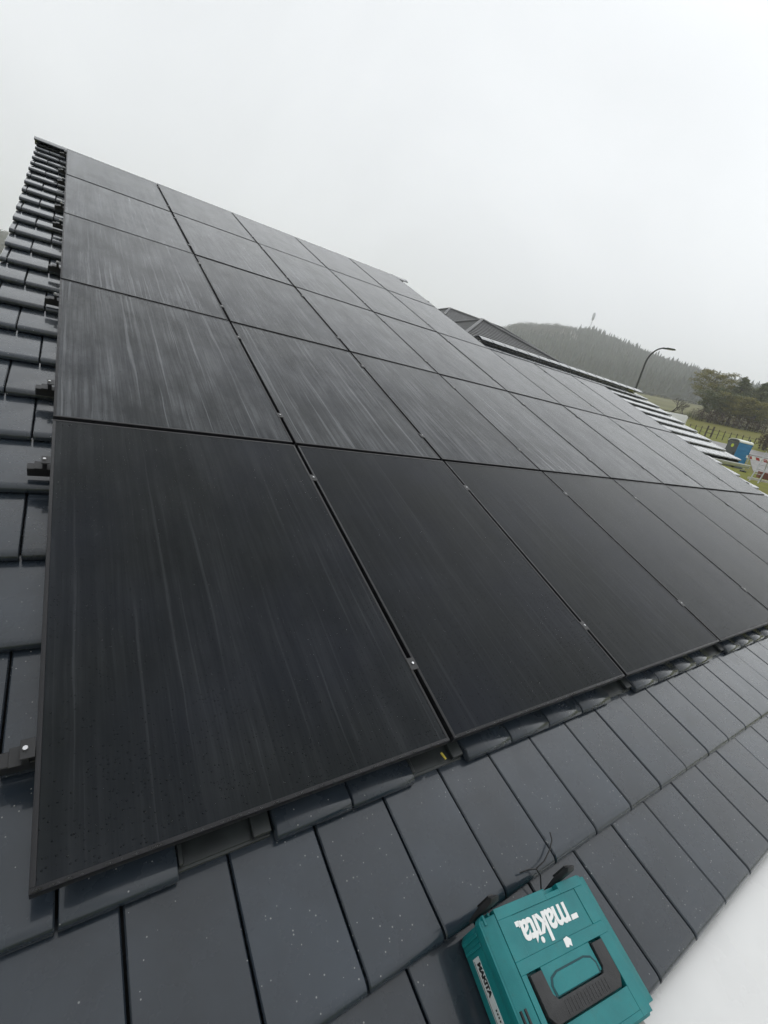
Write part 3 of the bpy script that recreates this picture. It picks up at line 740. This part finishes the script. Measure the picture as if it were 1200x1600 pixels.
pine('smaller green conifer just left of the pointed dark one', 20.95, 124, 6.8, 2.6, M['pine_g'], 'umb', 4)
pine('dark green conifer at the right edge of the view', 18.75, 124, 10.0, 3.2, M['pine_g'], 'cone', 5)
pine('loose green conifer between the pointed one and the right-hand one', 19.5, 130, 8.6, 3.0, M['pine_g'], 'umb', 6)
pine('low bushy olive pine under the flat-topped one', 22.0, 123, 5.6, 3.2, M['pine_g'], 'umb', 11)
pine('squat olive pine in front of the pointed dark conifer', 20.2, 122, 5.4, 3.3, M['pine_y'], 'umb', 12)
pine('squat green conifer in front of the right-hand dark one', 18.4, 122, 5.8, 3.4, M['pine_y'], 'umb', 13)
pine('outermost conifer beyond the right-hand dark one', 17.9, 127, 9.0, 3.2, M['pine_g'], 'cone', 8)
def hedge(label, az0, az1, D, h, wd, m, n, seed):
    rnd = random.Random(seed); x0, y0 = polar(az0, D); x1, y1 = polar(az1, D); z0_ = ground_z(x0, y0)
    t = thing('hedge', label, 'hedge', (x0, y0, z0_)); f_ = MB(); st = MB(); Ln = math.hypot(x1-x0, y1-y0)
    for i in range(int(Ln / .55)):
        q = (i + rnd.random()) / int(Ln / .55); X = (x1-x0) * q + rnd.uniform(-wd,wd)*.3; Y = (y1-y0) * q + rnd.uniform(-wd,wd)*.3
        Zg = ground_z(x0 + X, y0 + Y) - z0_; hh = h * (.78 + .35 * mnoise.noise((q * 9, seed, 0)) + rnd.uniform(-.12,.12))
        for _ in range(3):
            a = rnd.uniform(0, 6.28); st.tube([(X,Y,Zg-.1), (X + math.cos(a)*.35, Y + math.sin(a)*.35, Zg + hh * rnd.uniform(.7,1.1))], [.05,.012], 4)
        leaves(f_, (X, Y, Zg + hh * .52), wd * .6, hh * .52, n, .24, rnd)
    stuff(st.build('stems', M['twig'], t)); f_.build('foliage', m, t); return t
hedge('long brown leafless hedge below the evergreen trees', 23.3, 17.0, 121, 3.2, 1.8, M['brownleaf'], 340, 1)
hedge('dark reddish-brown bush at the right edge beside the road', 17.6, 15.4, 77.5, 3.3, 1.7, M['brownleaf'], 300, 2)
hedge('low dark green shrub at the left end of the brown hedge', 23.9, 23.1, 119, 1.9, 1.5, M['pine_g'], 120, 3)
def bare_tree(label, az, D, h, seed, name='bare_tree'):
    rnd = random.Random(seed); x, y = polar(az, D); t = thing(name, label, 'tree', (x, y, ground_z(x, y) - .1)); b = MB(); tw = MB()
    def grow(p, d, ln, r, lv):
        q = p + d * ln; mid = p + d * ln * .5 + Vector((rnd.uniform(-1,1), rnd.uniform(-1,1), 0)) * ln * .08
        (b if lv < 2 else tw).tube([p, mid, q], [r, r * .8, r * .6], 5 if lv < 2 else 3, cap=False)
        if lv >= 5: return
        for _ in range(3 if lv < 4 else 2):
            nd = (d + Vector((rnd.uniform(-1,1), rnd.uniform(-1,1), rnd.uniform(-.35,.7))) * .85).normalized()
            grow(q, nd, ln * rnd.uniform(.55,.8), r * .58, lv + 1)
    grow(Vector((0,0,0)), Vector((-.05,.0,1)).normalized(), h * .3, h * .032, 0)
    b.build('trunk', M['bark'], t); tw.build('crown', M['twig'], t)
bare_tree('small leafless fruit tree standing in the pasture left of the pines', 25.3, 92, 5.6, 4)
bare_tree('smaller leafless sapling beside the flat-topped pine', 24.2, 108, 3.4, 9)

# ------------------------------------------------------------------ fence along the lawn
M['wood'] = mat('weathered_wood', (.075,.06,.048), .85, var=.3, vscale=5)
fx, fy = polar(23.2, 79); fe = polar(16.6, 79); fz = ground_z(fx, fy)
fence = thing('post_fence', 'weathered wooden post and rail fence along the far side of the road', 'fence', (fx, fy, fz))
nP = 14; tops = []
for i in range(nP):
    q = i / (nP - 1); X, Y = (fe[0]-fx) * q, (fe[1]-fy) * q; Zg = ground_z(fx + X, fy + Y) - fz
    big = i in (3, 4); b = MB(); ln = random.uniform(-.06,.06)
    b.tube([(X, Y, Zg - .2), (X + ln, Y, Zg + (1.5 if big else 1.25))], .11 if big else .055, 6); b.build('post', M['wood'], fence); tops.append((X, Y, Zg))
for i in range(nP - 1):
    for hz in (.55, 1.05):
        b = MB(); b.tube([Vector(tops[i]) + Vector((0,0,hz)), Vector(tops[i+1]) + Vector((0,0,hz))], .045 if i == 3 else .016, 4); b.build('rail', M['wood'], fence)

# ------------------------------------------------------------------ building-site bits right of the toilet
M['redw'] = mat('barrier_red', (.42,.035,.03), .5); M['galv'] = mat('galvanised_steel', (.45,.46,.47), .4, metal=.8, var=.15)
bx_, by_ = polar(16.55, 43); bz = ground_z(bx_, by_)
bar = thing('site_barrier', 'red and white site barrier board on a post behind the grass', 'barrier', (bx_, by_, bz), (0,0,math.radians(16.5 + 90)))
q = MB(); q.box((-.9,-.02,1.02), (.9,.02,1.22)); pl = q.build('board', M['white_print'], bar)
for i in range(4):
    q = MB(); x0 = -.88 + i * .46; q.prism([(x0,1.025),(x0+.22,1.025),(x0+.32,1.215),(x0+.10,1.215)], 'y', -.024, .024); q.build('stripe', M['redw'], pl)
for x_ in (-.7,.7):
    q = MB(); q.box((x_-.03,.021,.1), (x_+.03,.06,1.25)); q.build('post', M['galv'], bar); q = MB(); q.box((x_-.2,-.35,0), (x_+.2,.35,.1)); q.build('foot', M['cable'], bar, bevel=.02)
px_, py_ = polar(16.35, 33); pz_ = ground_z(px_, py_)
lad = thing('metal_ladder', 'grey metal ladder section leaning up right of the blue toilet', 'ladder', (px_, py_, pz_), (0,0,math.radians(16.3 - 90)))
for s in (-.2,.2):
    q = MB(); q.tube([(s,0,0),(s+.16,.55,1.75)], .03, 6); q.build('rail', M['galv'], lad)
for i in range(6):
    f_ = .12 + i * .15; q = MB(); q.tube([(-.2+.16*f_,.55*f_,1.75*f_),(.2+.16*f_,.55*f_,1.75*f_)], .018, 5); q.build('rung', M['galv'], lad)
q = MB(); q.tube([(.16,.58,1.75),(.30,1.1,.0)], .022, 5); q.build('strut', M['galv'], lad)
M['brick'] = mat('red_paver', (.23,.085,.06), .8, var=.3, vscale=4)
bx2, by2 = polar(15.9, 40); bz2 = ground_z(bx2, by2)
pile = thing('paver_stack', 'low stack of reddish pavers beside the kerb at the right edge', 'pavers', (bx2, by2, bz2), (0,0,.4))
BRK = MB(); BRK.box((0,0,0),(.2,.1,.08)); BRK = BRK.mesh('paver', M['brick'], bevel=.006, seg=1)
for l_ in range(5):
    for i in range(6):
        for j in range(5):
            if l_ == 4 and random.random() < .4: continue
            o = link('paver', BRK, pile, (-.65 + i*.215 + random.uniform(-.008,.008), -.3 + j*.115, l_*.083)); o.rotation_euler = (0,0,random.uniform(-.04,.04))
ka = polar(16.9, 34.5); kb = polar(13.5, 36.5); q = MB()
kerb = thing('kerb', 'pale concrete kerb line between grass and paving at the right edge', 'kerb', (ka[0], ka[1], ground_z(*ka)))
for i in range(3):
    a = Vector((*ka,0)).lerp(Vector((*kb,0)), i/3 + .005); c = Vector((*ka,0)).lerp(Vector((*kb,0)), (i+1)/3 - .005)
    d = (c - a).normalized(); s_ = Vector((-d.y, d.x, 0)) * .06; q = MB()
    def kz(p, up): return Vector((p.x - ka[0], p.y - ka[1], ground_z(p.x, p.y) - ground_z(*ka) + up))
    q.add([kz(a-s_,-.1),kz(c-s_,-.1),kz(c+s_,-.1),kz(a+s_,-.1),kz(a-s_,.12),kz(c-s_,.12),kz(c+s_,.12),kz(a+s_,.12)], [(0,3,2,1),(4,5,6,7),(0,1,5,4),(1,2,6,5),(2,3,7,6),(3,0,4,7)])
    q.build('kerb_stone', mat('pale_concrete', (.5,.48,.42), .8) if i == 0 else bpy.data.materials['pale_concrete'], kerb, bevel=.015)
bare = hedge('brown dry shrub at the foot of the blue toilet', 17.45, 16.95, 44, .75, .5, M['brownleaf'], 60, 7)

# ------------------------------------------------------------------ wooded hill
M['fir'] = leafmat('fir_wood', (.024,.036,.032), (.045,.058,.046), .05)
M['decid'] = leafmat('leafless_wood', (.062,.062,.055), (.09,.09,.075), .05)
def spruce(b, x, y, z, h, r, rnd):
    k = 6; n = 5
    for i in range(n):
        f0 = .12 + .88 * i / n; f1 = min(1.0, f0 + .88 / n * 1.7); R_ = r * (1 - f0) ** .8 * rnd.uniform(.8,1.2) + .1; a0 = rnd.uniform(0,6.28); V = []
        for j in range(k):
            a = a0 + 6.283 * j / k; rr = R_ * rnd.uniform(.6,1.25); V.append((x + rr*math.cos(a), y + rr*math.sin(a), z + h * f0 - rnd.uniform(0,.05)*h))
        V.append((x, y, z + h * f1)); b.add(V, [(j,(j+1)%k,k) for j in range(k)])
    b.add([(x-.25,y,z-1),(x+.25,y,z-1),(x+.15,y,z+h*.3),(x-.15,y,z+h*.3)], [(0,1,2,3)]); b.add([(x,y-.25,z-1),(x,y+.25,z-1),(x,y+.15,z+h*.3),(x,y-.15,z+h*.3)], [(0,1,2,3)])
rnd = random.Random(5); fir = MB(); dec = MB(); cnt = 0
def in_wood(az, D):
    lo = lerp([(8,430),(20,425),(30,420),(36,440),(45,470),(60,480)], az)
    return D > lo + 18 * mnoise.noise((az * .5, 0, 0))
for _ in range(11000):
    az = rnd.choice((rnd.uniform(9, 50), rnd.uniform(9, 50), rnd.uniform(9, 50), rnd.uniform(88, 101))); D = math.sqrt(rnd.uniform(415**2, 830**2))
    if not in_wood(az, D): continue
    # a wood this far off shows its edge and its crest; thin the middle
    x, y = polar(az, D); z = ground_z(x, y)
    if az > 37.0 + 2 * mnoise.noise((D * .02, 3, 0)) and (D > 600 or az > 60):
        R_ = rnd.uniform(3, 5); h = rnd.uniform(11, 15.5)
        leaves(dec, (x, y, z + h * .62), R_, h * .38, 60, 1.5, rnd)
        dec.tube([(x,y,z-1),(x,y,z+h*.7)], [.3,.12], 4, cap=False)
    else:
        spruce(fir, x, y, z, rnd.uniform(12, 18) if rnd.random() < .9 else rnd.uniform(18, 22), rnd.uniform(2.8, 4.4), rnd)
    cnt += 1
print('wood trees', cnt, len(fir.f), len(dec.f))
o = stuff(fir.build('spruce_wood', M['fir'])); o['label'] = 'misty dark spruce wood covering the hill'; o['category'] = 'wood'
o = stuff(dec.build('leafless_wood', M['decid'])); o['label'] = 'misty leafless wood along the left of the hilltop'; o['category'] = 'wood'
pal = MB()
for i in range(16):
    az_, D_ = rnd.uniform(36.2, 38.6), rnd.uniform(585, 640); x, y = polar(az_, D_); z = ground_z(x, y)
    pal.tube([(x, y, z + 1), (x + rnd.uniform(-.6,.6), y, z + rnd.uniform(13, 18))], [.34, .16], 4)
    az = math.radians(az_)
o = stuff(pal.build('pale_trunks', mat('pale_birch_bark', (.62,.62,.60), .7))); o['label'] = 'pale bare birch trunks showing in the misty wood'; o['category'] = 'tree trunks'
mx_, my_ = polar(35.75, 815); mz_ = ground_z(mx_, my_)
mast = thing('radio_mast', 'slender mast with a thick head fading into the mist above the wood', 'mast', (mx_, my_, mz_))
H_ = 3.99 + 815 * math.tan(math.radians(10.65)) - mz_
for a in range(3):
    q = MB(); ca, sa = math.cos(a*2.094), math.sin(a*2.094); q.tube([(ca*1.3,sa*1.3,-1),(ca*.7,sa*.7,H_-10)], .2, 5); q.build('leg', M['galv'], mast)
for i in range(12):
    f_ = i / 12; R0 = 1.3 - .6 * f_; R1 = 1.3 - .6 * (f_ + 1/12); q = MB(); zz = (H_-10) * f_; z1 = (H_-10) * (f_ + 1/12)
    for a in range(3):
        q.tube([(R0*math.cos(a*2.094),R0*math.sin(a*2.094),zz),(R1*math.cos(a*2.094+2.094),R1*math.sin(a*2.094+2.094),z1)], .07, 4)
    q.build('brace', M['galv'], mast)
q = MB(); q.tube([(0,0,H_-11),(0,0,H_-9),(0,0,H_-2.5),(0,0,H_)], [.8,2.0,2.4,1.1], 10); q.build('antenna_head', M['galv'], mast)

# ------------------------------------------------------------------ misty air
hz = MB(); hz.box((-1510, -1510, -60), (1510, 1510, 175))
haze = hz.build('haze', None); stuff(haze)
hm_ = bpy.data.materials.new('mist'); hm_.use_nodes = True; t = hm_.node_tree; t.nodes.clear()
ou = t.nodes.new('ShaderNodeOutputMaterial'); pv = t.nodes.new('ShaderNodeVolumePrincipled')
pv.inputs['Color'].default_value = (.97,.98,.985,1); pv.inputs['Density'].default_value = .00078; pv.inputs['Anisotropy'].default_value = .2
t.links.new(pv.outputs[0], ou.inputs['Volume']); haze.data.materials.append(hm_)
